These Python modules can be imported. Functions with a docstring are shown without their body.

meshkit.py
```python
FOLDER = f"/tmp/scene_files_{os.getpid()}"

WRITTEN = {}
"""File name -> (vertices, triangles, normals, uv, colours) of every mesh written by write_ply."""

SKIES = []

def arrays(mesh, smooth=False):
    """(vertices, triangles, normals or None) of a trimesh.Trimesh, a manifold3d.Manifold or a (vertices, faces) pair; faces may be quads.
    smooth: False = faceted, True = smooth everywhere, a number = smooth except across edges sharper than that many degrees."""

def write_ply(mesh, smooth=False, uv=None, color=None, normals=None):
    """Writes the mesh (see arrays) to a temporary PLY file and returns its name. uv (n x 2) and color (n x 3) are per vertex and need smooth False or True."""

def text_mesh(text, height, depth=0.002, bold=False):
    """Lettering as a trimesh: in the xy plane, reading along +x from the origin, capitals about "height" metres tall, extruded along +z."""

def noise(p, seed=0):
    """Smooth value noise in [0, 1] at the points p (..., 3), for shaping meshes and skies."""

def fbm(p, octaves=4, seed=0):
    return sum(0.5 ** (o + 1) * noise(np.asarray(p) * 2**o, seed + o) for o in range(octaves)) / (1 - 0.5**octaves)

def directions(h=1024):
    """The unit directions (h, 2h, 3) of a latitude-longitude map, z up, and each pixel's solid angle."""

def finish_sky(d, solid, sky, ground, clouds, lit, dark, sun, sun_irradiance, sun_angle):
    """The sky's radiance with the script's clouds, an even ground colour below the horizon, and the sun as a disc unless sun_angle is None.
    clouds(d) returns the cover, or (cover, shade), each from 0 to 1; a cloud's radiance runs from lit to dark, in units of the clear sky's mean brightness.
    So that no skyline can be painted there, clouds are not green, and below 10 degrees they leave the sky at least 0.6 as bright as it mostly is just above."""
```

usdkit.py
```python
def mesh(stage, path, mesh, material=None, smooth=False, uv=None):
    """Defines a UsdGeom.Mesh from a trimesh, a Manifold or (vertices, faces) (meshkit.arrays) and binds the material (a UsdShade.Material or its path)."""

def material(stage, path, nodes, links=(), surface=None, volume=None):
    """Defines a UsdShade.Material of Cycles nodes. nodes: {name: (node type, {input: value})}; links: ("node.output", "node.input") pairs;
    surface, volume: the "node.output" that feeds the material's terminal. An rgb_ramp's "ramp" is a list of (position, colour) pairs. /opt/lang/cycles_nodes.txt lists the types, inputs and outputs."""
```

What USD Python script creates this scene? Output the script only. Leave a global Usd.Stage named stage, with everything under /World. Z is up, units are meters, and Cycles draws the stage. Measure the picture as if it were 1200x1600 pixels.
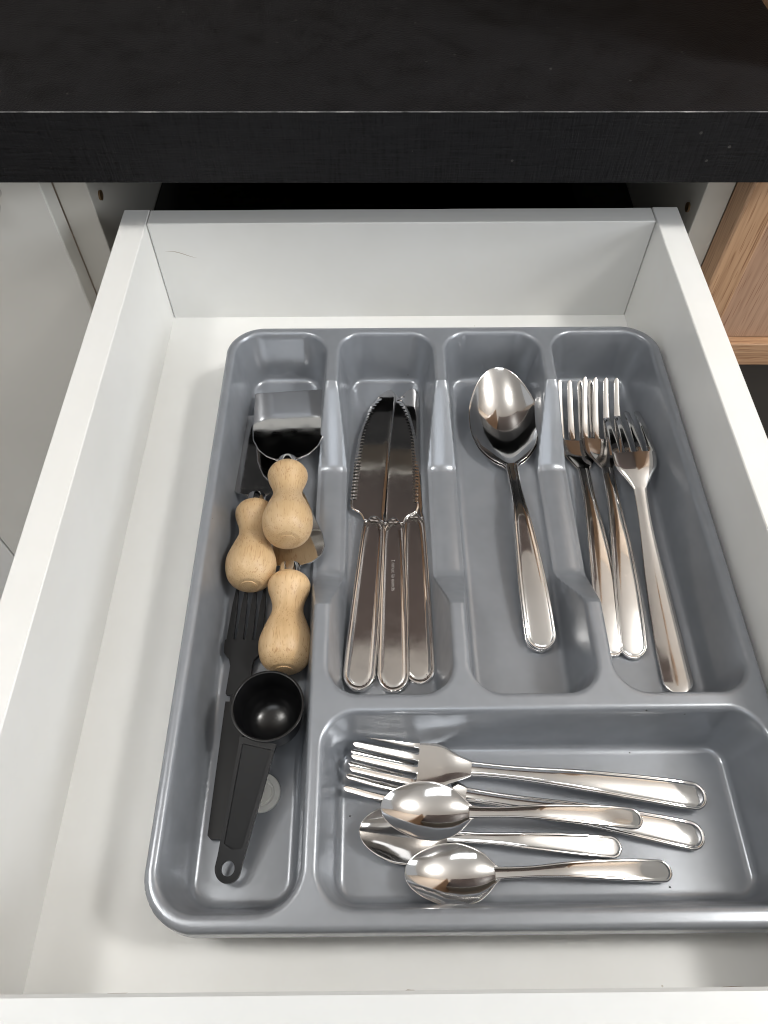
import math, random
import numpy as np, trimesh, usdkit, meshkit
from scipy.spatial import cKDTree
from scipy.interpolate import PchipInterpolator as Pch
from shapely.geometry import Polygon, Point, LineString, box as sbox
from pxr import Usd, UsdGeom, UsdLux, UsdShade, Gf, Sdf

random.seed(3); rng = np.random.default_rng(3)
stage = Usd.Stage.CreateInMemory()
UsdGeom.SetStageUpAxis(stage, UsdGeom.Tokens.z); UsdGeom.SetStageMetersPerUnit(stage, 1.0)
UsdGeom.Xform.Define(stage, '/World'); UsdGeom.Scope.Define(stage, '/World/Looks')
MM = 0.001
# ---------------------------------------------------------------- camera (origin: point of the drawer floor right below the lens)
PITCH, YAW, ROLL, FPX, CAMH = 0.974757, 0.0080216, -0.00059530, 1148.315, 400.0
_f = np.array([math.sin(YAW)*math.cos(PITCH), math.cos(YAW)*math.cos(PITCH), -math.sin(PITCH)])
_r = np.array([math.cos(YAW), -math.sin(YAW), 0.0]); _u = np.cross(_r, _f)
_c, _s = math.cos(ROLL), math.sin(ROLL)
R = np.array([_c*_r + _s*_u, -_s*_r + _c*_u, -_f])          # rows: right, up, back
cam = UsdGeom.Camera.Define(stage, '/World/camera')
M = np.eye(4); M[:3, :3] = R; M[3, :3] = (0, 0, CAMH*MM)
cam.AddTransformOp().Set(Gf.Matrix4d(M.tolist()))
cam.CreateHorizontalApertureAttr(36.0); cam.CreateVerticalApertureAttr(48.0); cam.CreateFocalLengthAttr(36.0*FPX/1200)
cam.CreateClippingRangeAttr(Gf.Vec2f(0.02, 30.0)); cam.CreateExposureAttr(0.0)
def at(px, py, z):                                          # photo pixel -> point (mm) at height z
    d = R.T @ np.array([(px-600)/FPX, -(py-800)/FPX, -1.0])
    return np.array([0, 0, CAMH]) + d*(z-CAMH)/d[2]
# ---------------------------------------------------------------- light
def area(name, kind, pos, look, size, power, col):
    L = kind.Define(stage, '/World/'+name)
    z = np.array(pos, float)-np.array(look, float); z /= np.linalg.norm(z)
    x = np.cross([0, 1, 0] if abs(z[1]) < .9 else [0, 0, 1], z); x /= np.linalg.norm(x); y = np.cross(z, x)
    m = np.eye(4); m[0, :3], m[1, :3], m[2, :3], m[3, :3] = x, y, z, pos
    L.AddTransformOp().Set(Gf.Matrix4d(m.tolist()))
    if kind is UsdLux.SphereLight: L.CreateRadiusAttr(size)
    else: L.CreateWidthAttr(size[0]); L.CreateHeightAttr(size[1])
    L.CreateIntensityAttr(power); L.CreateColorAttr(Gf.Vec3f(*col))
area('ceiling_lamp', UsdLux.SphereLight, (1.12, 0.12, 1.52), (0.0, 0.25, 0), 0.12, 76.0, (1.0, 0.985, 0.955))
area('ceiling_lamp_001', UsdLux.SphereLight, (-0.75, 0.16, 1.52), (0.0, 0.25, 0), 0.12, 30.0, (1.0, 0.985, 0.955))
area('ceiling_panel', UsdLux.RectLight, (-0.05, -0.80, 1.60), (0, 0.2, 0), (0.95, 0.55), 2.9, (0.9, 0.95, 1.0))
area('window_light', UsdLux.RectLight, (1.95, -0.55, 0.86), (-0.15, 0.25, 0.05), (0.75, 0.6), 12.0, (0.93, 0.965, 1.0))
dome = UsdLux.DomeLight.Define(stage, '/World/room_light')
dm = usdkit.material(stage, '/World/Looks/room_light', {'b': ('background_shader', {'color': (0.95, 0.975, 1.0), 'strength': 0.50})}, [], surface='b.background')
UsdShade.MaterialBindingAPI.Apply(dome.GetPrim()).Bind(dm)
# ---------------------------------------------------------------- materials
def mat(name, nodes, links=(), surface='p.BSDF'):
    return usdkit.material(stage, '/World/Looks/'+name, nodes, links, surface=surface)
POS = ('geometry', {})
def simple(name, col, rough, metallic=0.0, bump=None, vary=None, **kw):
    n = {'g': POS, 'p': ('principled_bsdf', {'base_color': col, 'roughness': rough, 'metallic': metallic, **kw})}; l = []
    if bump:
        sc, st, dist = bump
        n['n'] = ('noise_texture', {'scale': sc, 'detail': 3.0}); n['b'] = ('bump', {'strength': st, 'distance': dist})
        l += [('g.position', 'n.vector'), ('n.fac', 'b.height'), ('b.normal', 'p.normal')]
    if vary:
        sc, c2 = vary
        n['v'] = ('noise_texture', {'scale': sc, 'detail': 4.0}); n['r'] = ('rgb_ramp', {'ramp': [(0.3, col), (0.75, c2)]})
        l += [('g.position', 'v.vector'), ('v.fac', 'r.fac'), ('r.color', 'p.base_color')]
    return mat(name, n, l)
def wood(name, dark, mid, light, scale, stretch, rough, pore, pscale):
    return mat(name, {'t0': ('texture_coordinate', {}), 'oi': ('object_info', {}), 'cx': ('combine_xyz', {}), 't': ('mix', {'mix_type': 'add', 'fac': 1.0}), 'rr': ('map_range', {'to_min': 0.86, 'to_max': 1.06}), 'hv': ('hsv', {}), 'm': ('mapping', {'scale': stretch}),
        'n': ('noise_texture', {'scale': scale, 'detail': 5.0, 'roughness': 0.6, 'distortion': 0.3}),
        'r': ('rgb_ramp', {'ramp': [(0.25, dark), (0.5, mid), (0.75, light)]}),
        'm2': ('mapping', {'scale': tuple(3.0*s for s in stretch)}), 'n2': ('noise_texture', {'scale': pscale, 'detail': 1.5}),
        'r2': ('rgb_ramp', {'ramp': [(0.33, pore), (0.42, (1, 1, 1))]}),
        'x': ('mix', {'mix_type': 'multiply', 'fac': 1.0}), 'b': ('bump', {'strength': 0.25, 'distance': 0.0004}),
        'p': ('principled_bsdf', {'roughness': rough})},
        [('t0.object', 't.color1'), ('oi.random', 'cx.x'), ('oi.random', 'cx.y'), ('cx.vector', 't.color2'), ('oi.random', 'rr.value'), ('rr.result', 'hv.value'), ('x.color', 'hv.color'), ('t.color', 'm.vector'), ('m.vector', 'n.vector'), ('n.fac', 'r.fac'), ('t.color', 'm2.vector'), ('m2.vector', 'n2.vector'), ('n2.fac', 'r2.fac'),
         ('r.color', 'x.color1'), ('r2.color', 'x.color2'), ('hv.color', 'p.base_color'), ('n2.fac', 'b.height'), ('b.normal', 'p.normal')])
def steel(name, rough, stretch, st):
    return mat(name, {'t': ('texture_coordinate', {}), 'm': ('mapping', {'scale': stretch}), 'n': ('noise_texture', {'scale': 900.0, 'detail': 2.0}),
        'b': ('bump', {'strength': st, 'distance': 0.0001}), 'n4': ('noise_texture', {'scale': 55.0, 'detail': 1.0}), 'b4': ('bump', {'strength': 0.12, 'distance': 0.0006}), 'n2': ('noise_texture', {'scale': 120.0, 'detail': 4.0}),
        'mr': ('map_range', {'from_min': 0.35, 'from_max': 0.75, 'to_min': rough, 'to_max': rough*2.3}),
        'p': ('principled_bsdf', {'base_color': (0.70, 0.685, 0.67), 'metallic': 1.0})},
        [('t.object', 'm.vector'), ('m.vector', 'n.vector'), ('n.fac', 'b.height'), ('t.object', 'n4.vector'), ('n4.fac', 'b4.height'), ('b4.normal', 'b.normal'), ('b.normal', 'p.normal'), ('t.object', 'n2.vector'), ('n2.fac', 'mr.value'), ('mr.result', 'p.roughness')])
def marked(name, col, rough, tint, speck, sc, rad, chance, bsc, **kw):
    """plain surface with cloudy wear, changing gloss and a few specks"""
    return mat(name, {'g': POS, 'n': ('noise_texture', {'scale': 17.0, 'detail': 6.0, 'roughness': 0.65}), 'r': ('rgb_ramp', {'ramp': [(0.38, (1, 1, 1)), (0.7, tint)]}),
        'x': ('mix', {'mix_type': 'multiply', 'fac': 1.0, 'color1': col}), 'v': ('voronoi_texture', {'scale': sc}), 's': ('math', {'math_type': 'less_than', 'value2': rad}),
        'w': ('white_noise_texture', {}), 'k': ('math', {'math_type': 'greater_than', 'value2': chance}), 'q': ('math', {'math_type': 'multiply'}), 'y': ('mix', {'mix_type': 'multiply', 'color2': speck}),
        'n2': ('noise_texture', {'scale': 45.0, 'detail': 5.0}), 'mr': ('map_range', {'from_min': 0.3, 'from_max': 0.7, 'to_min': rough*0.92, 'to_max': rough*1.12}),
        'n3': ('noise_texture', {'scale': float(bsc), 'detail': 3.0}), 'b': ('bump', {'strength': 0.05, 'distance': 0.0002}), 'p': ('principled_bsdf', kw)},
        [('g.position', 'n.vector'), ('n.fac', 'r.fac'), ('r.color', 'x.color2'), ('g.position', 'v.vector'), ('v.distance', 's.value1'), ('v.position', 'w.vector'), ('w.value', 'k.value1'),
         ('s.value', 'q.value1'), ('k.value', 'q.value2'), ('q.value', 'y.fac'), ('x.color', 'y.color1'), ('y.color', 'p.base_color'), ('g.position', 'n2.vector'), ('n2.fac', 'mr.value'), ('mr.result', 'p.roughness'),
         ('g.position', 'n3.vector'), ('n3.fac', 'b.height'), ('b.normal', 'p.normal')])
MT = dict(
    white=marked('white_melamine', (0.78, 0.78, 0.765), 0.38, (0.975, 0.972, 0.96), (0.72, 0.68, 0.62), 55.0, 0.028, 0.93, 900),
    front=marked('front_lacquer', (0.62, 0.632, 0.632), 0.35, (0.975, 0.975, 0.97), (0.8, 0.78, 0.75), 55.0, 0.028, 0.95, 900),
    door=simple('white_door', (0.72, 0.71, 0.67), 0.25, vary=(9, (0.69, 0.68, 0.64))),
    tray=marked('grey_plastic', (0.288, 0.306, 0.334), 0.25, (0.95, 0.95, 0.95), (0.45, 0.42, 0.4), 70.0, 0.035, 0.95, 1500, metallic=0.35, coat_weight=0.15, coat_roughness=0.2),
    steel=steel('polished_steel', 0.055, (0.25, 1, 1), 0.02),
    blade=steel('brushed_steel', 0.045, (0.03, 1, 1), 0.04),
    beech=wood('beech', (0.52, 0.335, 0.165), (0.62, 0.43, 0.235), (0.69, 0.50, 0.30), 130, (0.12, 1, 1), 0.42, (0.76, 0.66, 0.57), 420),
    oak=wood('oak_upright', (0.27, 0.145, 0.075), (0.42, 0.25, 0.14), (0.52, 0.33, 0.195), 300, (1, 1, 0.03), 0.45, (0.6, 0.5, 0.43), 330),
    oak_panel=wood('oak_panel', (0.30, 0.175, 0.11), (0.40, 0.25, 0.165), (0.47, 0.305, 0.205), 300, (1, 1, 0.03), 0.45, (0.65, 0.55, 0.48), 330),
    oak_flat=wood('oak_flat', (0.27, 0.145, 0.075), (0.42, 0.25, 0.14), (0.52, 0.33, 0.195), 300, (0.03, 1, 1), 0.45, (0.6, 0.5, 0.43), 330),
    black_plastic=simple('black_plastic', (0.006, 0.006, 0.0065), 0.25, bump=(1800, 0.04, 0.0002)),
    black_matt=simple('black_matt_plastic', (0.007, 0.0073, 0.008), 0.42, bump=(2500, 0.1, 0.0002), specular_ior_level=0.3),
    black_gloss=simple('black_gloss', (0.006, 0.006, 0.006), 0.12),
    floor=simple('kitchen_floor', (0.30, 0.26, 0.22), 0.5),
    dark=simple('dark_front', (0.02, 0.017, 0.014), 0.5),
    stain=simple('brown_stain', (0.34, 0.27, 0.2), 0.6),
    pale=simple('pale_plastic', (0.66, 0.66, 0.63), 0.4),
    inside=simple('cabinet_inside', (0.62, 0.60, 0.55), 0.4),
    screw=simple('brass_screw', (0.30, 0.2, 0.11), 0.4, metallic=0.8),
    walnut=simple('brown_cabinet', (0.048, 0.03, 0.025), 0.4),
    wall=simple('beige_wall', (0.50, 0.41, 0.33), 0.6),
    ceiling=simple('white_ceiling', (0.80, 0.79, 0.77), 0.7),
    etch=simple('etched_letters', (0.42, 0.40, 0.385), 0.5, metallic=1.0),
)
# black laminate: woven relief and pale specks
MT['laminate'] = mat('black_laminate', {'g': POS, 'ma': ('mapping', {'scale': (45, 45, 700)}), 'na': ('noise_texture', {'scale': 1.0, 'detail': 3.0}),
    'mb': ('mapping', {'scale': (700, 700, 60)}), 'nb': ('noise_texture', {'scale': 1.0, 'detail': 3.0}), 'mx': ('math', {'math_type': 'add'}),
    'b': ('bump', {'strength': 0.8, 'distance': 0.0008}), 'tr': ('rgb_ramp', {'ramp': [(0.36, (.35, .35, .35)), (0.46, (1, 1, 1)), (0.6, (1.25, 1.25, 1.25))]}), 'hf': ('math', {'math_type': 'multiply', 'value2': 0.5}), 'th': ('mix', {'mix_type': 'multiply', 'fac': 1.0, 'color1': (0.0082, 0.0081, 0.0090)}), 'v': ('voronoi_texture', {'scale': 62.0}), 's': ('math', {'math_type': 'less_than', 'value2': 0.06}),
    'w': ('white_noise_texture', {}), 'k': ('math', {'math_type': 'greater_than', 'value2': 0.6}), 'q': ('math', {'math_type': 'multiply'}),
    'c': ('mix', {'color2': (0.06, 0.058, 0.055)}), 'p': ('principled_bsdf', {'roughness': 0.5, 'specular_ior_level': 0.16})},
    [('g.position', 'ma.vector'), ('ma.vector', 'na.vector'), ('g.position', 'mb.vector'), ('mb.vector', 'nb.vector'), ('mx.value', 'hf.value1'), ('hf.value', 'tr.fac'), ('tr.color', 'th.color2'), ('th.color', 'c.color1'), ('na.fac', 'mx.value1'), ('nb.fac', 'mx.value2'), ('mx.value', 'b.height'), ('b.normal', 'p.normal'),
     ('g.position', 'v.vector'), ('v.distance', 's.value1'), ('v.position', 'w.vector'), ('w.value', 'k.value1'), ('s.value', 'q.value1'), ('k.value', 'q.value2'), ('q.value', 'c.fac'), ('c.color', 'p.base_color')])
MT['worn'] = mat('worn_edge', {'g': POS, 'm': ('mapping', {'scale': (45, 1, 1)}), 'n': ('noise_texture', {'scale': 1.0, 'detail': 6.0, 'roughness': 0.7}),
    'r': ('rgb_ramp', {'ramp': [(0.38, (0.02, 0.02, 0.02)), (0.52, (0.14, 0.14, 0.14)), (0.72, (0.5, 0.49, 0.47))]}), 'p': ('principled_bsdf', {'roughness': 0.6})},
    [('g.position', 'm.vector'), ('m.vector', 'n.vector'), ('n.fac', 'r.fac'), ('r.color', 'p.base_color')])
# ---------------------------------------------------------------- scene helpers
used = {}
def numbered(base, parent='/World'):
    k = (parent, base); n = used.get(k, 0); used[k] = n+1
    return base if n == 0 else f'{base}_{n:03d}'
def keys(p, label=None, cat=None, group=None, kind=None):
    for k, v in (('label', label), ('category', cat), ('group', group), ('kind', kind)):
        if v: p.SetCustomDataByKey(k, v)
def thing(name, label, cat, frame=None, group=None, kind=None):
    x = UsdGeom.Xform.Define(stage, '/World/'+numbered(name))
    if frame is not None: x.AddTransformOp().Set(Gf.Matrix4d(frame.tolist()))
    keys(x.GetPrim(), label, cat, group, kind); return x.GetPrim()
def part(parent, name, mesh, material, smooth=35, label=None):
    """mesh in millimetres in the thing's frame"""
    pp = str(parent.GetPath()) if parent is not None else '/World'
    v, f = (np.asarray(mesh[0], float), np.asarray(mesh[1])) if isinstance(mesh, tuple) else (np.asarray(mesh.vertices, float), np.asarray(mesh.faces))
    p = usdkit.mesh(stage, f'{pp}/{numbered(name, pp)}', (v*MM, f), MT[material] if isinstance(material, str) else material, smooth=smooth).GetPrim()
    keys(p, label); return p
def copy(src, frame, label, group=None):
    base = src.GetName().rstrip('0123456789').rstrip('_') if src.GetName()[-3:].isdigit() else src.GetName()
    x = UsdGeom.Xform.Define(stage, '/World/'+numbered(base))
    x.GetPrim().GetReferences().AddInternalReference(src.GetPath()); x.GetPrim().SetInstanceable(True)
    x.ClearXformOpOrder(); x.MakeMatrixXform().Set(Gf.Matrix4d(frame.tolist()))
    keys(x.GetPrim(), label, src.GetCustomDataByKey('category'), group); return x.GetPrim()
def frame(A, B, flip=False, roll=0.0):
    """local x runs from A to B (mm), local z up (down when flipped)"""
    A, B = np.array(A, float), np.array(B, float); x = (B-A)/np.linalg.norm(B-A)
    y = np.cross([0, 0, 1.0], x); y /= np.linalg.norm(y); z = np.cross(x, y)
    c, s = math.cos(roll), math.sin(roll); y, z = c*y+s*z, -s*y+c*z
    if flip: y, z = -y, -z
    m = np.eye(4); m[0, :3], m[1, :3], m[2, :3], m[3, :3] = x, y, z, A*MM
    return m
def rbox(x0, x1, y0, y1, z0, z1, r=0.6):
    """box with chamfered edges"""
    import manifold3d as mf
    a, b = np.array([x0, y0, z0], float), np.array([x1, y1, z1], float); p = []
    for i in range(8):
        s = np.array([i & 1, i >> 1 & 1, i >> 2 & 1]); q = np.where(s, b, a)
        for k in range(3):
            o = np.where(s, -r, r).astype(float); o[k] = 0; p.append(q+o)
    h = mf.Manifold.hull_points(np.array(p)).to_mesh()
    return np.array(h.vert_properties[:, :3]), np.array(h.tri_verts)
def turn(mesh, deg, c):
    v, f = mesh if isinstance(mesh, tuple) else (np.array(mesh.vertices), np.array(mesh.faces))
    a = math.radians(deg); q = v-np.array(c); w = q.copy()
    w[:, 0] = math.cos(a)*q[:, 0]-math.sin(a)*q[:, 1]; w[:, 1] = math.sin(a)*q[:, 0]+math.cos(a)*q[:, 1]
    return w+np.array(c), f
def grid_closed(top, bot):
    """two (n, m, 3) sheets with shared outline -> closed mesh"""
    n, m = top.shape[:2]; v = np.vstack([top.reshape(-1, 3), bot.reshape(-1, 3)]); N = n*m; f = []
    i, j = np.meshgrid(np.arange(n-1), np.arange(m-1), indexing='ij'); a = (i*m+j).ravel()
    f += [np.c_[a, a+m, a+m+1], np.c_[a, a+m+1, a+1], np.c_[a+N, a+m+1+N, a+m+N], np.c_[a+N, a+1+N, a+m+1+N]]
    ring = np.r_[np.arange(m), np.arange(1, n)*m+m-1, (n-1)*m+np.arange(m-2, -1, -1), np.arange(n-2, 0, -1)*m]
    k = np.roll(ring, -1); f += [np.c_[ring, k, k+N], np.c_[ring, k+N, ring+N]]
    t = trimesh.Trimesh(v, np.vstack(f), process=False); t.merge_vertices(digits_vertex=5); t.update_faces(t.nondegenerate_faces())
    return t
# ---------------------------------------------------------------- kitchen: worktop, cabinets (turned half a degree against the open drawer)
KC, KD = (0, 448, 0), -0.5
def kit(*a, r=0.6): return turn(rbox(*a, r=r), KD, KC)
ct = thing('countertop', 'black laminate kitchen worktop with worn pale front edge above the drawer', 'countertop')
part(ct, 'slab', kit(-900, 276, 448, 1050, 123, 169, r=0.5), 'laminate')
part(ct, 'worn_edge', turn(rbox(-900, 275.6, 447.8, 448.4, 168.55, 169.12, r=0.2), KD, KC), 'worn', label='rubbed pale line along the upper front edge')
cb = thing('kitchen_cabinet', 'white cabinet shell behind the open drawer, its dark inside showing under the worktop', 'cabinet')
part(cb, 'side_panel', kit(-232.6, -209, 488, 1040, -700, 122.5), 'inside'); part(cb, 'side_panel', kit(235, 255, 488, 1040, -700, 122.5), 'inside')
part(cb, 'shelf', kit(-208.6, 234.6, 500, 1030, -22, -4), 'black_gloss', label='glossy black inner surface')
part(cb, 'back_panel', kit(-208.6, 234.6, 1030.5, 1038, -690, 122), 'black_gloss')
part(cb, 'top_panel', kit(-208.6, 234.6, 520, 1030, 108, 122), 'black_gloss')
def screw(x, y, z, sgn):
    c = trimesh.creation.cylinder(radius=3.6, height=1.6, sections=20); c.apply_transform(trimesh.transformations.rotation_matrix(math.pi/2, [0, 1, 0])); c.apply_translation([x+sgn*0.6, y, z])
    return turn(c, KD, KC)
part(cb, 'screw', screw(-209, 505, 78, 1), 'screw'); part(cb, 'screw', screw(235, 505, 68, -1), 'screw')
d1 = thing('cabinet_door', 'flat white cabinet door next to the open drawer on the left', 'door')
part(d1, 'door_panel', kit(-457, -232.9, 469, 487.85, -640, 119, r=1.0), 'door')
k = trimesh.creation.revolve(np.array([(0, 0), (5, 0), (4.5, 8), (6, 12), (8.5, 15), (8.8, 19), (6, 22.5), (0, 23.5)]), sections=32)
k.apply_transform(trimesh.transformations.rotation_matrix(math.pi/2, [1, 0, 0])); k.apply_translation([-266.0, 469, 104]); part(d1, 'knob', turn(k, KD, KC), 'steel', label='round chrome knob cut by the picture edge')
d2 = thing('cabinet_door', 'narrow glimpse of the next white cabinet door at the far left', 'door')
part(d2, 'door_panel', kit(-900, -459.5, 469, 487.85, -640, 119, r=1.0), 'white')
wc = thing('wooden_cabinet', 'oak veneer cabinet with framed drawer front right of the open drawer', 'cabinet')
x0, y0, zb, zt = 254.6, 463, -56, 119
part(wc, 'stile', kit(x0, x0+23, y0, 487.8, zb, zt, r=1.4), 'oak'); part(wc, 'stile', kit(620, 645, y0, 487.8, zb, zt), 'oak')
part(wc, 'rail', kit(x0+23.3, 619.7, y0+0.4, 487.8, zb, zb+24), 'oak_flat'); part(wc, 'rail', kit(x0+23.3, 619.7, y0+0.4, 487.8, zt-24, zt), 'oak_flat')
part(wc, 'centre_panel', kit(x0+23.3, 619.7, y0+9, 486, zb+24.3, zt-24.3), 'oak_panel')
part(wc, 'side_board', kit(277.5, 296, 489, 1050, -60, 900), 'oak'); part(wc, 'lower_front', kit(x0, 645, 470, 488, -700, zb-3), 'dark', label='black lower front')
fl = part(None, 'floor', rbox(-2500, 2500, -2500, 1060, -790, -760), 'floor'); keys(fl, 'kitchen floor far below the drawer', None, None, 'structure')
# what the steel mirrors: wall, wall cupboard and ceiling over the worktop
w = part(None, 'wall', rbox(-2500, 2500, 1062, 1090, -760, 1700), 'wall'); keys(w, 'beige wall behind the worktop', None, None, 'structure')
w = part(None, 'ceiling', rbox(-2500, 2500, -2500, 1090, 1702, 1730), 'ceiling'); keys(w, 'pale ceiling over the kitchen', None, None, 'structure')
w = part(None, 'wall_cupboards', rbox(-900, 276, 735, 1060, 596, 1320, r=2), 'walnut'); keys(w, 'brown wall cupboards over the worktop', None, None, 'structure')
w = part(None, 'cupboard_base', rbox(-900, 276, 737, 1060, 580, 595.5, r=1), 'inside'); keys(w, 'pale underside of the wall cupboards', None, None, 'structure')
# ---------------------------------------------------------------- the open drawer
DX0, DX1, DY0, DY1, DH = -164.4, 197.1, 6.0, 461.1, 84.9
dr = thing('drawer', 'white melamine drawer pulled fully open, holding the grey cutlery tray', 'drawer')
part(dr, 'bottom_panel', rbox(DX0-2, DX1+2, DY0-2, DY1+2, -8, 0, r=0.3), 'white')
part(dr, 'side_panel', rbox(DX0-18.5, DX0, DY0+0.3, DY1+17, -14, DH), 'white'); part(dr, 'side_panel', rbox(DX1, DX1+18.5, DY0+0.3, DY1+17, -14, DH), 'white')
part(dr, 'back_panel', rbox(DX0+0.35, DX1-0.35, DY1, DY1+16.6, -14, DH-0.25), 'white')
part(dr, 'front_panel', rbox(-205, 240, DY0-19, DY0-0.4, -60, 104, r=1.2), 'front', label='drawer front seen from above, its top edge along the picture bottom')
for px, ln in ((184, 7.5), (640, 3.0), (1150, 8.0)):          # old brown stains along the joint at the front
    q = at(px, 1542, 0); a = np.linspace(0, 2*math.pi, 14, endpoint=False); rr = 1+0.25*rng.standard_normal(14)
    part(dr, 'stain', trimesh.creation.extrude_polygon(Polygon(np.c_[q[0]+ln*np.cos(a)*rr, DY0+1.2+0.55*np.sin(a)*rr]), 0.06, engine='earcut'), MT['stain'], False)
sc_ = [(DX0+8+t*22, DY1, 62-5.0*t**1.3+0.8*math.sin(5*t)) for t in np.linspace(0, 1, 16)]
sv = np.array([(x, DY1-0.05, z+d*(0.24*math.sin(math.pi*(i+.5)/16))) for i, (x, y, z) in enumerate(sc_) for d in (-1, 1)])
part(dr, 'scratch', (sv, np.array([(2*i, 2*i+2, 2*i+1) for i in range(15)]+[(2*i+1, 2*i+2, 2*i+3) for i in range(15)])), MT['stain'], False)
# ---------------------------------------------------------------- cutlery tray: one moulded sheet
RIM, FLOOR = 44.0, 4.0
TX0, TX1, TY0, TY1 = -105.6, 194.3, 27.5, 400.1
def sdrr(x, y, x0, x1, y0, y1, r):                         # rounded rectangle, positive inside
    qx, qy = np.abs(x-(x0+x1)/2)-(x1-x0)/2+r, np.abs(y-(y0+y1)/2)-(y1-y0)/2+r
    return -(np.hypot(np.maximum(qx, 0), np.maximum(qy, 0))+np.minimum(np.maximum(qx, qy), 0)-r)
def fillet(pts, rads):
    out = [pts[0]]
    for i in range(1, len(pts)-1):
        p, a, b = (np.array(pts[j], float) for j in (i, i-1, i+1)); u, v = a-p, b-p; lu, lv = np.linalg.norm(u), np.linalg.norm(v); u /= lu; v /= lv
        h = math.acos(np.clip(u@v, -1, 1))/2; t = min(rads[i-1]/math.tan(h), lu*.48, lv*.48); A, B = p+u*t, p+v*t
        out += [tuple((1-s)**2*A+2*s*(1-s)*p+s*s*B) for s in np.linspace(0, 1, 9)]
    out.append(pts[-1]); return np.array(out)
prof = fillet([(-9, RIM), (0, RIM), (6.5, FLOOR), (40, FLOOR)], [3.2, 5.0])
skirt = fillet([(-0.7, 30), (0, RIM), (9, RIM)], [3.6])
comps = [(-99.5, -36.3, 34.5, 393.5, 19), (-28, 37, 131.5, 393, 17), (45, 111, 131.5, 393, 17), (119, 187.3, 131.5, 393, 17), (-29, 187.3, 36, 122.5, 17)]
notch = fillet([(120, RIM+6), (181, RIM+6), (183, RIM), (219, 9), (300, 9), (347, RIM), (349, RIM+6), (420, RIM+6)], [1, 7, 11, 10, 11, 1])
def smin(a, b, k):
    h = np.clip(0.5+0.5*(b-a)/k, 0, 1); return b*(1-h)+a*h-k*h*(1-h)
def tray_z(x, y):
    e = sdrr(x, y, TX0, TX1, TY0, TY1, 25)
    z = np.interp(e, skirt[:, 0], skirt[:, 1])
    for (a, b, c, d, r) in comps:
        z = np.minimum(z, np.interp(sdrr(x, y, a, b, c, d, r), prof[:, 0], prof[:, 1]))
    zn = np.interp(y, notch[:, 0], notch[:, 1])
    zn = zn-1.2*(np.minimum(np.minimum(np.abs(x+32.2), np.abs(x-41)), np.minimum(np.abs(x-115), 7))/7)**2
    mid = (x > -62) & (x < 152)
    return np.where(mid, np.maximum(smin(z, zn, 3.2), np.minimum(z, FLOOR)), z)
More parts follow.
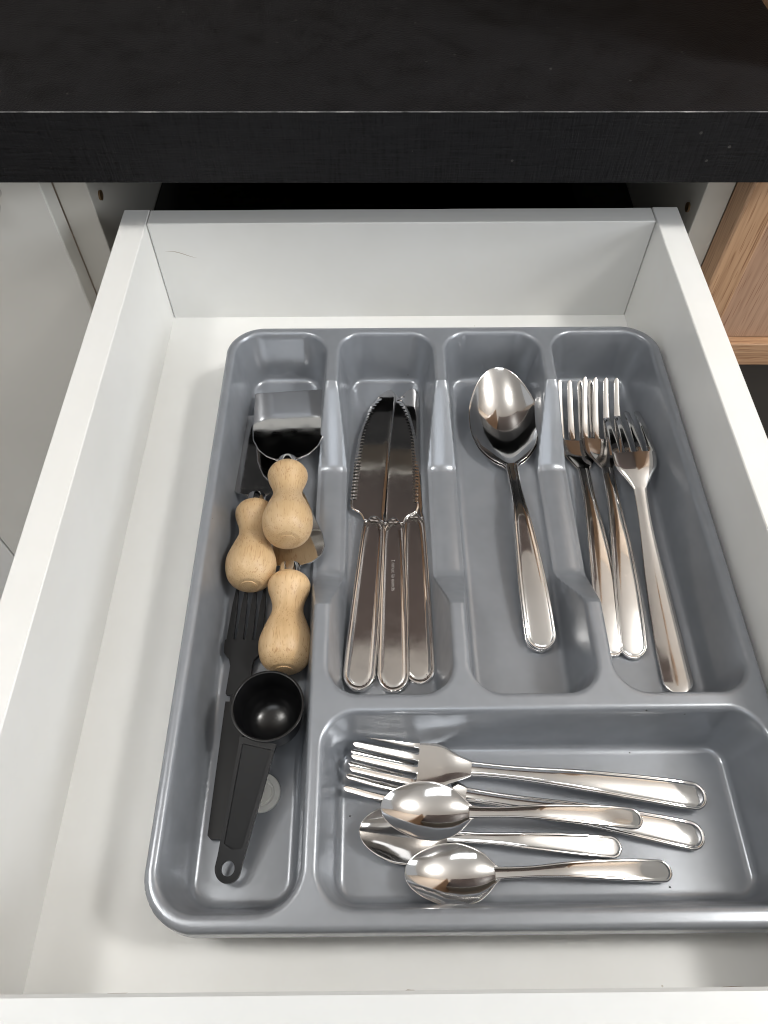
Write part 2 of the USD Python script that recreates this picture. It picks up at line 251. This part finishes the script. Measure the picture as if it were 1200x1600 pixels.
def make_tray():
    st = 0.75
    xs, ys = np.arange(TX0-4, TX1+4.01, st), np.arange(TY0-4, TY1+4.01, st); X, Y = np.meshgrid(xs, ys, indexing='ij')
    E = sdrr(X, Y, TX0, TX1, TY0, TY1, 25); lim = -0.7
    h = 0.05; gx = (sdrr(X+h, Y, TX0, TX1, TY0, TY1, 25)-sdrr(X-h, Y, TX0, TX1, TY0, TY1, 25))/(2*h); gy = (sdrr(X, Y+h, TX0, TX1, TY0, TY1, 25)-sdrr(X, Y-h, TX0, TX1, TY0, TY1, 25))/(2*h)
    k = np.where(E < lim, lim-E, 0); keep = E > lim-1.2*st; X, Y = X+gx*k, Y+gy*k
    Z = tray_z(X, Y); n, m = X.shape
    i, j = np.meshgrid(np.arange(n-1), np.arange(m-1), indexing='ij'); a = (i*m+j).ravel(); K = keep.ravel()
    quad = K[a] & K[a+1] & K[a+m] & K[a+m+1]; a = a[quad]
    # split every cell along the diagonal that bends least
    z = Z.ravel(); alt = np.abs(z[a]-z[a+m+1]) > np.abs(z[a+m]-z[a+1])
    b, c = a[~alt], a[alt]
    f = np.vstack([np.c_[b, b+m, b+m+1], np.c_[b, b+m+1, b+1], np.c_[c, c+m, c+1], np.c_[c+m, c+m+1, c+1]])
    d = 0.2; nx, ny = -(tray_z(X+d, Y)-tray_z(X-d, Y))/(2*d), -(tray_z(X, Y+d)-tray_z(X, Y-d))/(2*d)
    N = np.stack([nx, ny, np.ones_like(nx)], -1); N /= np.linalg.norm(N, axis=-1, keepdims=True)
    u, inv = np.unique(f, return_inverse=True)
    V = np.c_[X.ravel(), Y.ravel(), z][u]
    return V, inv.reshape(f.shape), N.reshape(-1, 3)[u]
tr = thing('cutlery_tray', 'silver grey moulded plastic cutlery tray with five compartments inside the drawer', 'tray')
V, F, N = make_tray()
tm = part(tr, 'tray_body', (V, F), 'tray', smooth=False)
tmesh = UsdGeom.Mesh(tm); from pxr import Vt
tmesh.CreateNormalsAttr(Vt.Vec3fArray.FromNumpy(N.astype(np.float32))); tmesh.SetNormalsInterpolation('vertex')
# ---------------------------------------------------------------- cutlery
COLS = np.array([-1, -.985, -.955, -.92, -.88, -.84, -.80, -.76, -.71, -.62, -.48, -.28, 0]); COLS = np.r_[COLS, -COLS[-2::-1]]
def outline_tree(us, wl, wr, close=False):
    uu = np.linspace(us[0], us[-1], 600); L, Rr = np.interp(uu, us, wl), np.interp(uu, us, wr)
    q = [np.c_[uu, L], np.c_[uu, Rr]]
    if close: t = np.linspace(-1, 1, 60); q.append(np.c_[us[-1]-7*t*t, t*wr[-1]])
    return cKDTree(np.vstack(q))
def ends(u, L, r, w, end0=True):                            # rounds the width off towards u = 0
    t = np.clip(u/r, 0, 1); return w*np.sqrt(np.maximum(1-(1-t)**2.1, 0)) if end0 else w
def handle(Lh, ctrl_u, ctrl_w, zc, r_end, thick, border, crown, groove, c_off=0.0, both=False, dip=0.0):
    """a tapering handle with a line pressed along its border"""
    from scipy.interpolate import PchipInterpolator as Pch
    us = np.r_[r_end*(1-np.cos(np.linspace(0, math.pi/2, 22))), np.linspace(r_end, Lh-6, 64)[1:], np.linspace(Lh-5.6, Lh, 14)]
    w = np.maximum(ends(us, Lh, r_end, Pch(ctrl_u, ctrl_w)(us)), 0.0)
    S = COLS[None, :]*w[:, None]; U = np.repeat(us[:, None], len(COLS), 1)
    tree = outline_tree(us, -w, w, both); d = tree.query(np.c_[U.ravel(), S.ravel()])[0].reshape(U.shape); d = np.where(np.abs(COLS)[None, :] >= 1, 0, d)
    if both: d = np.where(U > Lh-7*COLS[None, :]**2, 0, d)
    edge = np.minimum(d/0.7, 1); edge = 1-(1-edge)**2
    h = thick*(0.35+0.65*edge)
    h = h-groove*np.exp(-((d-border)/0.42)**2)
    inner = np.clip((d-border)/2.6, 0, None); h = h+crown*(1-np.exp(-inner))*np.minimum(1, np.interp(us, [0, 6, 14], [0.35, 0.8, 1]))[:, None]
    if dip: h = h-dip*np.exp(-((us-11)/8)**2)[:, None]*np.maximum(0, 1-COLS[None, :]**2*1.6)
    z0 = zc(us)[:, None]; off = np.interp(us, [0, Lh], [c_off, 0])[:, None]*0+c_off
    top = np.stack([U, S+off, z0+h], -1)
    hb = -h if both else -((0.35+0.45*edge)*thick*0.6+1.5*crown*(1-np.exp(-d/3.0)))
    bot = np.stack([U, S+off, z0+hb], -1)
    return grid_closed(top, bot)
def spoon_mesh(Lb0, Lb1, wmax, depth, zc, wneck, pk=0):
    t = np.r_[0, 1-np.cos(np.linspace(0.05, math.pi/2, 30))]*0.5; t = np.r_[t, 1-t[-2::-1]]; L = Lb1-Lb0
    us = Lb0+t*L
    w = wmax*Pch([0, .03, .08, .15, .26, .44, .58, .76, .88, .95, .985, 1], [wneck/wmax, wneck/wmax*1.25, .42, .64, .86, 1, .975, .80, .595, .395, .22, 0])(t); w[-1] = 0
    s = np.sin(np.linspace(-math.pi/2, math.pi/2, 33)); U = np.repeat(us[:, None], 33, 1); S = s[None, :]*w[:, None]
    D = depth*4*t*(1-t)*(0.88+0.24*t)
    lip = np.clip((1-np.abs(s))/0.05, 0, 1)[None, :]
    z = zc(us)[:, None]-D[:, None]*(1-s**2)[None, :]
    top = np.stack([U, S, z+0.35*np.sqrt(lip)], -1); bot = np.stack([U, S, z-0.9*np.sqrt(lip)], -1)
    return grid_closed(top, bot)
def fork_parts(root, u0, u1, utip, zc, wn, wh, cup):
    """head from the neck to the roots of the tines, then four tines"""
    from scipy.interpolate import PchipInterpolator as Pch
    us = np.linspace(u0, u1, 26); L = u1-u0
    w = Pch(u0+np.array([0, .12, .35, .6, .82, 1])*L, np.array([wn, wn*1.35, wh*.66, wh*.92, wh*.99, wh]))(us)
    s = np.linspace(-1, 1, 17); U = np.repeat(us[:, None], 17, 1); S = s[None, :]*w[:, None]
    cp = cup*np.interp(us, [u0, u0+.5*L, u1], [0.1, 1, .7])[:, None]
    e = np.sqrt(np.clip((1-np.abs(s))/0.06, 0, 1))[None, :]
    z = zc(us)[:, None]+cp*(s[None, :]**2-1)
    part(root, 'head', grid_closed(np.stack([U, S, z+0.25+0.45*e], -1), np.stack([U, S, z-0.25-0.55*e], -1)), 'steel', 45)
    gap = wh*2/4*0.36; pitch = (2*wh+gap)/4; Lt = utip-u1
    for k in range(4):
        t = np.r_[0, np.linspace(0.01, 0.09, 6), np.linspace(.13, .94, 20), np.linspace(.955, 1, 7)]; uu = u1+t*Lt
        g = gap/2*np.sqrt(np.clip(1-(1-np.clip((uu-u1)/(gap/2+.2), 0, 1))**2, 0, 1))
        cc = (-1.5+k)*pitch; lo, hi = cc-pitch/2+g, cc+pitch/2-g
        if k == 0: lo = np.full_like(uu, -wh)
        if k == 3: hi = np.full_like(uu, wh)
        nar = np.interp(t, [0, .2, 1], [1, 1, .74]); tipf = np.sqrt(np.clip((1-t)/0.05, 0, 1)); tipf[-1] = 0.05
        mid, hw = (lo+hi)/2, (hi-lo)/2*nar*np.minimum(1, tipf)
        mid = mid*np.interp(t, [0, 1], [1, .97])
        s5 = np.array([-1, -.8, -.35, .35, .8, 1]); U = np.repeat(uu[:, None], 6, 1); S = mid[:, None]+s5[None, :]*hw[:, None]
        zz = zc(uu)[:, None]+0.7*cup*((S/wh)**2-1)*np.interp(t, [0, 1], [1, .5])[:, None]
        e = np.array([0, .75, 1, 1, .75, 0])[None, :]*np.interp(t, [0, .9, 1], [1, .8, .3])[:, None]
        part(root, 'tine', grid_closed(np.stack([U, S, zz+0.25+0.45*e], -1), np.stack([U, S, zz-0.25-0.55*e], -1)), 'steel', 45)
def place(pe, ze, pt, zt, L, zl=0.0, flip=False, roll=0.0):
    """handle end at pixel pe and height ze, pointing to pixel pt at height zt (mm); zl: height of the tip in the thing's own frame"""
    A, B = at(*pe, ze), at(*pt, zt); d = B-A; d[2] = 0; d /= np.linalg.norm(d)
    dz = (zt-ze)-(-zl if flip else zl); p = math.asin(np.clip(dz/L, -.4, .4))
    return frame(A, A+L*(d*math.cos(p)+np.array([0, 0, math.sin(p)])), flip, roll)
# knives
def make_knife(fr, label, group):
    t = thing('table_knife', label, 'knife', fr, group)
    zc = lambda u: np.zeros_like(u)
    part(t, 'handle', handle(116, [0, 14, 45, 90, 108, 116], [9.3, 9.3, 8.9, 7.8, 7.0, 5.6], zc, 11, 1.6, 2.5, 0.1, 0.5, 1.2, both=True), 'steel', 40)
    us = np.r_[np.linspace(112.5, 126, 20), np.arange(126.5, 216, 0.55), np.linspace(216.5, 225.5, 22)]
    sp = Pch([112, 118, 160, 200, 218, 223, 225.5], [-5.6, -4.7, -4.6, -5.2, -5.6, -4.6, -1.5])(us)
    ed = Pch([112, 115, 118, 121, 125, 138, 154, 176, 194, 208, 219, 224, 225.5], [8.0, 9.0, 11.5, 16.5, 17.6, 18.1, 18.2, 17.7, 15.3, 12.0, 6.6, 1.8, -1.4])(us)
    ser = (us > 128) & (us < 217); ph = (us-128)/2.75*math.pi
    ed = ed-np.where(ser, 0.42*(1-np.abs(np.sin(ph)))**1.2, 0)
    c = np.r_[np.linspace(0, .55, 6), np.linspace(.65, .8, 4), np.linspace(.82, 1, 14)]; V_ = sp[:, None]+(ed-sp)[:, None]*c[None, :]; U = np.repeat(us[:, None], len(c), 1)
    d = ed[:, None]-V_; bev = 3.0+0.2*np.cos(2*ph)[:, None]*ser[:, None]
    z = 0.8*np.clip(np.where(ser[:, None], 0.22+0.78*np.clip(d/bev, 0, 1), 1), 0, 1)-0.09*np.where(ser[:, None], np.exp(-((d-bev)/0.5)**2), 0)
    z = z*np.minimum(1, 0.4+np.minimum(c[None, :], 1-c[None, :])*12)
    part(t, 'blade', grid_closed(np.stack([U, V_, z], -1), np.stack([U, V_, -z], -1)), 'blade', 30)
    return t
kn = make_knife(place((562, 1080), 8.5, (607, 611), 9.8, 225.5), 'serrated table knife at the left of the three, teeth facing left', 'three table knives side by side in the second compartment')
tx = meshkit.text_mesh('I nmuc la eands', 2.1*MM, depth=0.05*MM)
tx.apply_scale(1000.0); tx.apply_translation([-tx.bounds[0][0], -1.0, 0])
k2 = make_knife(place((611, 1082), 6.6, (612, 613), 7.0, 225.5, flip=True), 'serrated table knife lying between two others, fine lettering on its handle', 'three table knives side by side in the second compartment')
tv = np.array(tx.vertices); tv = np.c_[84-tv[:, 0], tv[:, 1]+1.2, -1.72-tv[:, 2]]; part(k2, 'lettering', (tv, np.array(tx.faces)), 'etch', False, 'fine etched lettering')
copy(kn, place((659, 1070), 4.9, (642, 609), 5.2, 225.5), 'serrated table knife at the right, its blade half under the middle knife', 'three table knives side by side in the second compartment')
# table spoons
def make_spoon(fr, name, label, group, L, Lb, wmax, depth, hw, rise, bt=4.5, cat='spoon', border=1.5, crown=.55, groove=.3, dip=0.0):
    t = thing(name, label, cat, fr, group); u0 = L-Lb
    zc = Pch([0, L*.18, L*.38, u0-8, u0+6, u0+Lb*.5, L], [0, rise*.75, rise, 1.2, 0.2, bt*.3, bt])
    part(t, 'handle', handle(u0+2.5, [0, L*.07, L*.16, L*.33, u0*.86, u0+2.5], hw, zc, hw[0]*1.05, 1.15, border, crown, groove, dip=dip), 'steel', 45)
    part(t, 'bowl', spoon_mesh(u0, L, wmax, depth, zc, hw[-1]), 'steel', 60)
    return t
G = 'table spoons nested in the third compartment'
HS = [8.6, 8.7, 8.3, 6.4, 3.7, 3.9]
s1 = make_spoon(place((846, 1019), 6.0, (779, 580), 21, 210, 8, roll=-.10), 'table_spoon', 'table spoon under the other one, only its edge showing', G, 210, 82, 24.0, 10.2, HS, 7, bt=8)
copy(s1, place((849, 1016), 9.2, (778, 578), 24.5, 210, 8, roll=-.10), 'large polished table spoon on top in the third compartment', G)
# table forks
def make_fork(fr, name, label, group, L, hw, wh, tipz, rise, cup, kr=.785):
    t = thing(name, label, 'fork', fr, group); uN, uR = L*.655, L*kr
    zc = Pch([0, L*.16, L*.36, uN-6, L*.72, uR, L*.9, L], [0, rise*.7, rise, 2.4, 0.4, .6, tipz*.42, tipz])
    part(t, 'handle', handle(uN+.5, [0, L*.07, L*.16, L*.33, uN*.88, uN+.5], hw, zc, hw[0]*1.05, 1.15, 1.5, .55, .32), 'steel', 45)
    fork_parts(t, uN, uR, L, zc, hw[-1], wh, cup)
    return t
G = 'table forks in the right compartment'
HF = [8.2, 8.4, 8.1, 6.7, 4.0, 4.2]
f1 = make_fork(place((958, 1026), 6.0, (897, 586), 21, 203, 15), 'table_fork', 'table fork at the left of the right compartment, tines up', G, 203, HF, 13.8, 15, 6, 1.2)
copy(f1, place((990, 1030), 6.0, (938, 584), 26, 203, 15), 'table fork in the middle, its tines over those of the left fork', G)
copy(f1, place((1064, 1085), 8.0, (967, 654), 12, 203, 15, flip=True, roll=-.12), 'table fork lying face down on top, its end nearest the right wall', G)
# front compartment: dessert forks and tea spoons
G = 'dessert forks in the front compartment'
HD = [6.9, 7.0, 6.6, 5.4, 3.6, 3.9]
g1 = make_fork(place((1101, 1310), 6.5, (536, 1202), 11, 181, 9), 'dessert_fork', 'dessert fork underneath, its handle end below the upper fork', G, 181, HD, 11.8, 11, 5, 1.2, .81)
copy(g1, place((1104, 1247), 10.5, (545, 1172), 17, 181, 9), 'dessert fork on top, nearest the divider', G)
G = 'tea spoons in the front compartment'
HT = [5.0, 5.2, 5.0, 4.1, 2.7, 3.0]
t1 = make_spoon(place((1049, 1362), 7.0, (628, 1366), 15.5, 130, 1.6, roll=.12), 'tea_spoon', 'lowest tea spoon, nearest the front of the tray', G, 130, 46, 14.2, 5.6, HT, 5, bt=1.6, border=1.0, crown=.35, groove=.22, dip=.5)
copy(t1, place((971, 1325), 6.0, (556, 1296), 13.5, 130, 1.6, roll=-.1), 'dull tea spoon mostly covered by the two other tea spoons', G)
copy(t1, place((1003, 1281), 13.0, (592, 1262), 24, 130, 1.6, roll=.1), 'tea spoon lying on top across the dessert fork handle', G)
# ---------------------------------------------------------------- cheese tools with turned beech handles
def turned(pts):
    p = np.array(pts); uu = np.r_[np.linspace(0, 3, 16), np.linspace(3.6, 62, 70), np.linspace(62.5, 66.5, 16)]
    from scipy.interpolate import Akima1DInterpolator
    body = Akima1DInterpolator([0.6, 1.6, 4, 8.5, 15.5, 22, 30, 37, 43, 49, 54, 58.5, 62.5, 65.2, 66.5], [6.2, 8.4, 11.4, 13.9, 15.1, 14.5, 12.1, 9.7, 9.0, 10.1, 11.8, 12.6, 11.5, 9.2, 7.0])
    rr = np.where(uu < 0.9, 5.0*np.clip(uu/0.35, 0, 1)**.5, body(np.clip(uu, .6, 66.5))); q = np.c_[rr, uu]; q = np.vstack([[0, 0], q[1:], [0, 66.5]])
    m = trimesh.creation.revolve(q, sections=56); v = np.array(m.vertices)
    return trimesh.Trimesh(np.c_[v[:, 2]*0.925, v[:, 0], v[:, 1]], np.array(m.faces), process=False)
def blade_mesh(poly, th, zc, nn=40):
    """flat blade cut to an outline, with the height zc(u)"""
    us = np.linspace(poly.bounds[0]+.01, poly.bounds[2]-.01, 90); lo, hi = [], []
    for u in us:
        c = poly.intersection(LineString([(u, -200), (u, 200)])).bounds; lo.append(c[1]); hi.append(c[3])
    s = np.r_[0, .012, np.linspace(.04, .96, 14), .988, 1]; V_ = np.array(lo)[:, None]+(np.array(hi)-np.array(lo))[:, None]*s; U = np.repeat(us[:, None], len(s), 1)
    e = np.minimum(1, .3+np.minimum(s, 1-s)*60)[None, :]*np.minimum(1, .3+np.minimum(us-us[0], us[-1]-us)*2)[:, None]*th/2
    z = zc(us)[:, None]+np.zeros_like(U)
    return grid_closed(np.stack([U, V_, z+e], -1), np.stack([U, V_, z-e], -1))
def smooth_poly(pts, r=3): return Polygon(pts).buffer(-r).buffer(2*r).buffer(-r)
HP = [(0, 0)]
def cheese_tool(name, fr, label, cat, poly, zc, mr=0.0):
    t = thing(name, label, cat, fr, 'cheese tools with turned wooden handles')
    part(t, 'handle', turned(HP), 'beech', 50)
    fe = trimesh.creation.revolve(np.array([(0, 0), (6.6, 0), (6.9, .6), (6.5, 5), (6.0, 7.4), (5.2, 8), (0, 8)]), sections=36); v = np.array(fe.vertices)
    part(t, 'ferrule', (np.c_[v[:, 2]+61.2, v[:, 0], v[:, 1]], np.array(fe.faces)), 'steel', 40)
    bm = blade_mesh(poly, 1.3, zc); bm.apply_translation([-5, 0, 0]); part(t, 'blade', bm, 'blade', 30)
    return t
rb = lambda u: np.interp(u, [70, 80, 100, 140], [0, -.5, -1, -1])
rb1 = lambda u: -np.clip(u-72, 0, None)*math.tan(math.radians(3.4))*np.clip((u-72)/8, 0, 1)
p1 = Polygon([(74, -6), (74, 6), (79, 14), (86, 19.5), (97, 23.6), (110, 24.4), (151, 24.4), (151, -24.4), (110, -24.4), (97, -23.6), (86, -19.5), (79, -14)]).buffer(-2).buffer(2)
p2 = smooth_poly([(74, -5), (74, 5), (80.5, 18.6), (150, 15), (150, -15), (80.5, -18.6)], .8)
p3 = Polygon([(73, -5), (73, 5), (76, 13), (81, 18.5), (88, 20.5), (97, 19), (112, 13), (128, 7), (138, 2), (139, 0), (138, -2), (128, -7), (112, -13), (97, -19), (88, -20.5), (81, -18.5), (76, -13)])
cheese_tool('cheese_knife', frame(at(389, 917, 19.5), at(403, 763, 13.5)), 'cheese knife with wooden handle at the left, its wide blade under the cheese spatula', 'cheese knife', p2, rb)
cheese_tool('cheese_knife', frame(at(444, 1049, 19.5), at(453, 896, 16)), 'cheese knife with pale wooden handle, lowest of the three, touching the black scoop', 'cheese knife', p3, rb)
cheese_tool('cheese_spatula', frame(at(449, 846, 36), at(450, 708, 25)), 'cheese spatula with wooden handle and broad mirror blade, uppermost of the three', 'cheese spatula', p1, rb1)
# ---------------------------------------------------------------- black plastic scoop, black plastic fork, pale disc
cc = at(418, 1102, 36)
he = at(356, 1357, 15)
ax = np.array([he[0]-cc[0], he[1]-cc[1]]); ld = np.linalg.norm(ax); ax /= ld
fr = np.eye(4); fr[0, :3] = (ax[0], ax[1], 0); fr[1, :3] = (-ax[1], ax[0], 0); fr[3, :3] = (cc[0]*MM, cc[1]*MM, 5.2*MM)
sc = thing('coffee_scoop', 'black plastic coffee scoop with round cup and long handle ending in a hole', 'scoop', fr)
cup = fillet([(0, 0), (11.0, 0.2), (15.6, 10), (18.0, 31), (18.6, 31), (18.6, 29)][:3]+[(18.2, 29.0), (18.9, 31), (17.3, 31), (15.6, 14), (11.5, 4.5), (0, 1.2)], [5, 4, .5, .7, .5, 8, 12])
part(sc, 'cup', trimesh.creation.revolve(cup, sections=72), 'black_plastic', 50)
us = np.linspace(17.6, ld+6.3, 70); hz = lambda u: 26.8+(u-17)*(8.6-26.8)/(ld-17)
hole = Point(ld, 0).buffer(3.3, 24); tip = Point(ld, 0).buffer(6.3, 24)
outer = Polygon([(17.3, -9.6), (20, -9.2), (ld-4, -6.3), (ld, -6.3), (ld, 6.3), (ld-4, 6.3), (20, 9.2), (17.3, 9.6)]).union(tip)
chan = Polygon([(20.2, -7.4), (ld-9.5, -4.6), (ld-8, 0), (ld-9.5, 4.6), (20.2, 7.4)])
def drape(poly, z0, z1):
    parts = []
    ps = [poly.intersection(sbox(a, -50, a+4.0, 50)) for a in np.arange(16, ld+8, 4.0)]
    full = trimesh.util.concatenate([trimesh.creation.extrude_polygon(g.segmentize(2.0), z1-z0, engine='earcut') for q in ps if not q.is_empty for g in getattr(q, 'geoms', [q]) if g.area > .01])
    v = np.array(full.vertices); v[:, 2] += z0+hz(v[:, 0]); return v, np.array(full.faces)
part(sc, 'handle', drape(outer.difference(hole).difference(chan), -0.9, 1.5), 'black_plastic', False)
part(sc, 'handle_web', drape(chan, -0.8, 0.5), 'black_matt', False)
A, B = at(340, 1312, 7), at(384, 985, 9)
pf = thing('plastic_fork', 'black plastic fork with flat handle lying under the scoop and wooden handles', 'fork', frame(A, B))
def slab(poly, z0, z1, name, lab=None):
    m = trimesh.creation.extrude_polygon(poly, z1-z0, engine='earcut'); m.apply_translation([0, 0, z0]); part(pf, name, m, 'black_matt', False, lab)
slab(Polygon([(0, -4.6), (0, 3.4), (1.6, 5.0), (69.5, 5.6), (69.5, -6.6), (1.6, -5.0)]), -1.6, 1.6, 'handle')
slab(Polygon([(69.7, 3.4), (73.3, 3.4), (73.3, -5), (69.7, -5)]), -1.4, 1.0, 'joint')
slab(smooth_poly([(73.5, 6.2), (90, 5.8), (94, 7), (98, 10.6), (103, 11), (106, 10.8), (106, -10.8), (98, -10.6), (94, -7), (90, -6.4), (73.5, -7)], .8), -1.4, 1.3, 'head')
for k in range(4):
    c = -8.2+k*5.45
    slab(Polygon([(105.6, c-2.0), (105.6, c+2.0), (128, c+1.5), (141, c+.5), (141, c-.5), (128, c-1.5)]), -1.2, 1.1, 'tine')
dc = thing('disc', 'small pale grey plastic disc half under the scoop handle', 'disc')
q = at(408, 1238, 6); ds = trimesh.creation.revolve(np.array([(0, 0), (9.6, 0), (9.9, .5), (9.8, 1.6), (9.4, 1.9), (6.9, 1.9), (6.4, 0.9), (5.6, 0.8), (5.2, 1.2), (0, 1.2)]), sections=48); ds.apply_translation([q[0], q[1], 4.1])
part(dc, 'ring', ds, 'pale', 30)
cr = [trimesh.creation.icosphere(subdivisions=1, radius=rr) for rr in (.45, .4, .5, .35, .4, .45)]
for c, (px, py, z) in zip(cr, [(547, 1275, 4.3), (984, 1176, 4.3), (1047, 1386, 4.3), (742, 1046, 4.3), (690, 1395, 4.3), (1010, 1110, 44.2)]):
    c.apply_scale([1, .8, .7]); c.apply_translation(at(px, py, z))
keys(part(None, 'crumbs', trimesh.util.concatenate(cr), 'dark', False), 'few tiny dark crumbs scattered on the grey tray', 'crumbs', None, 'stuff')
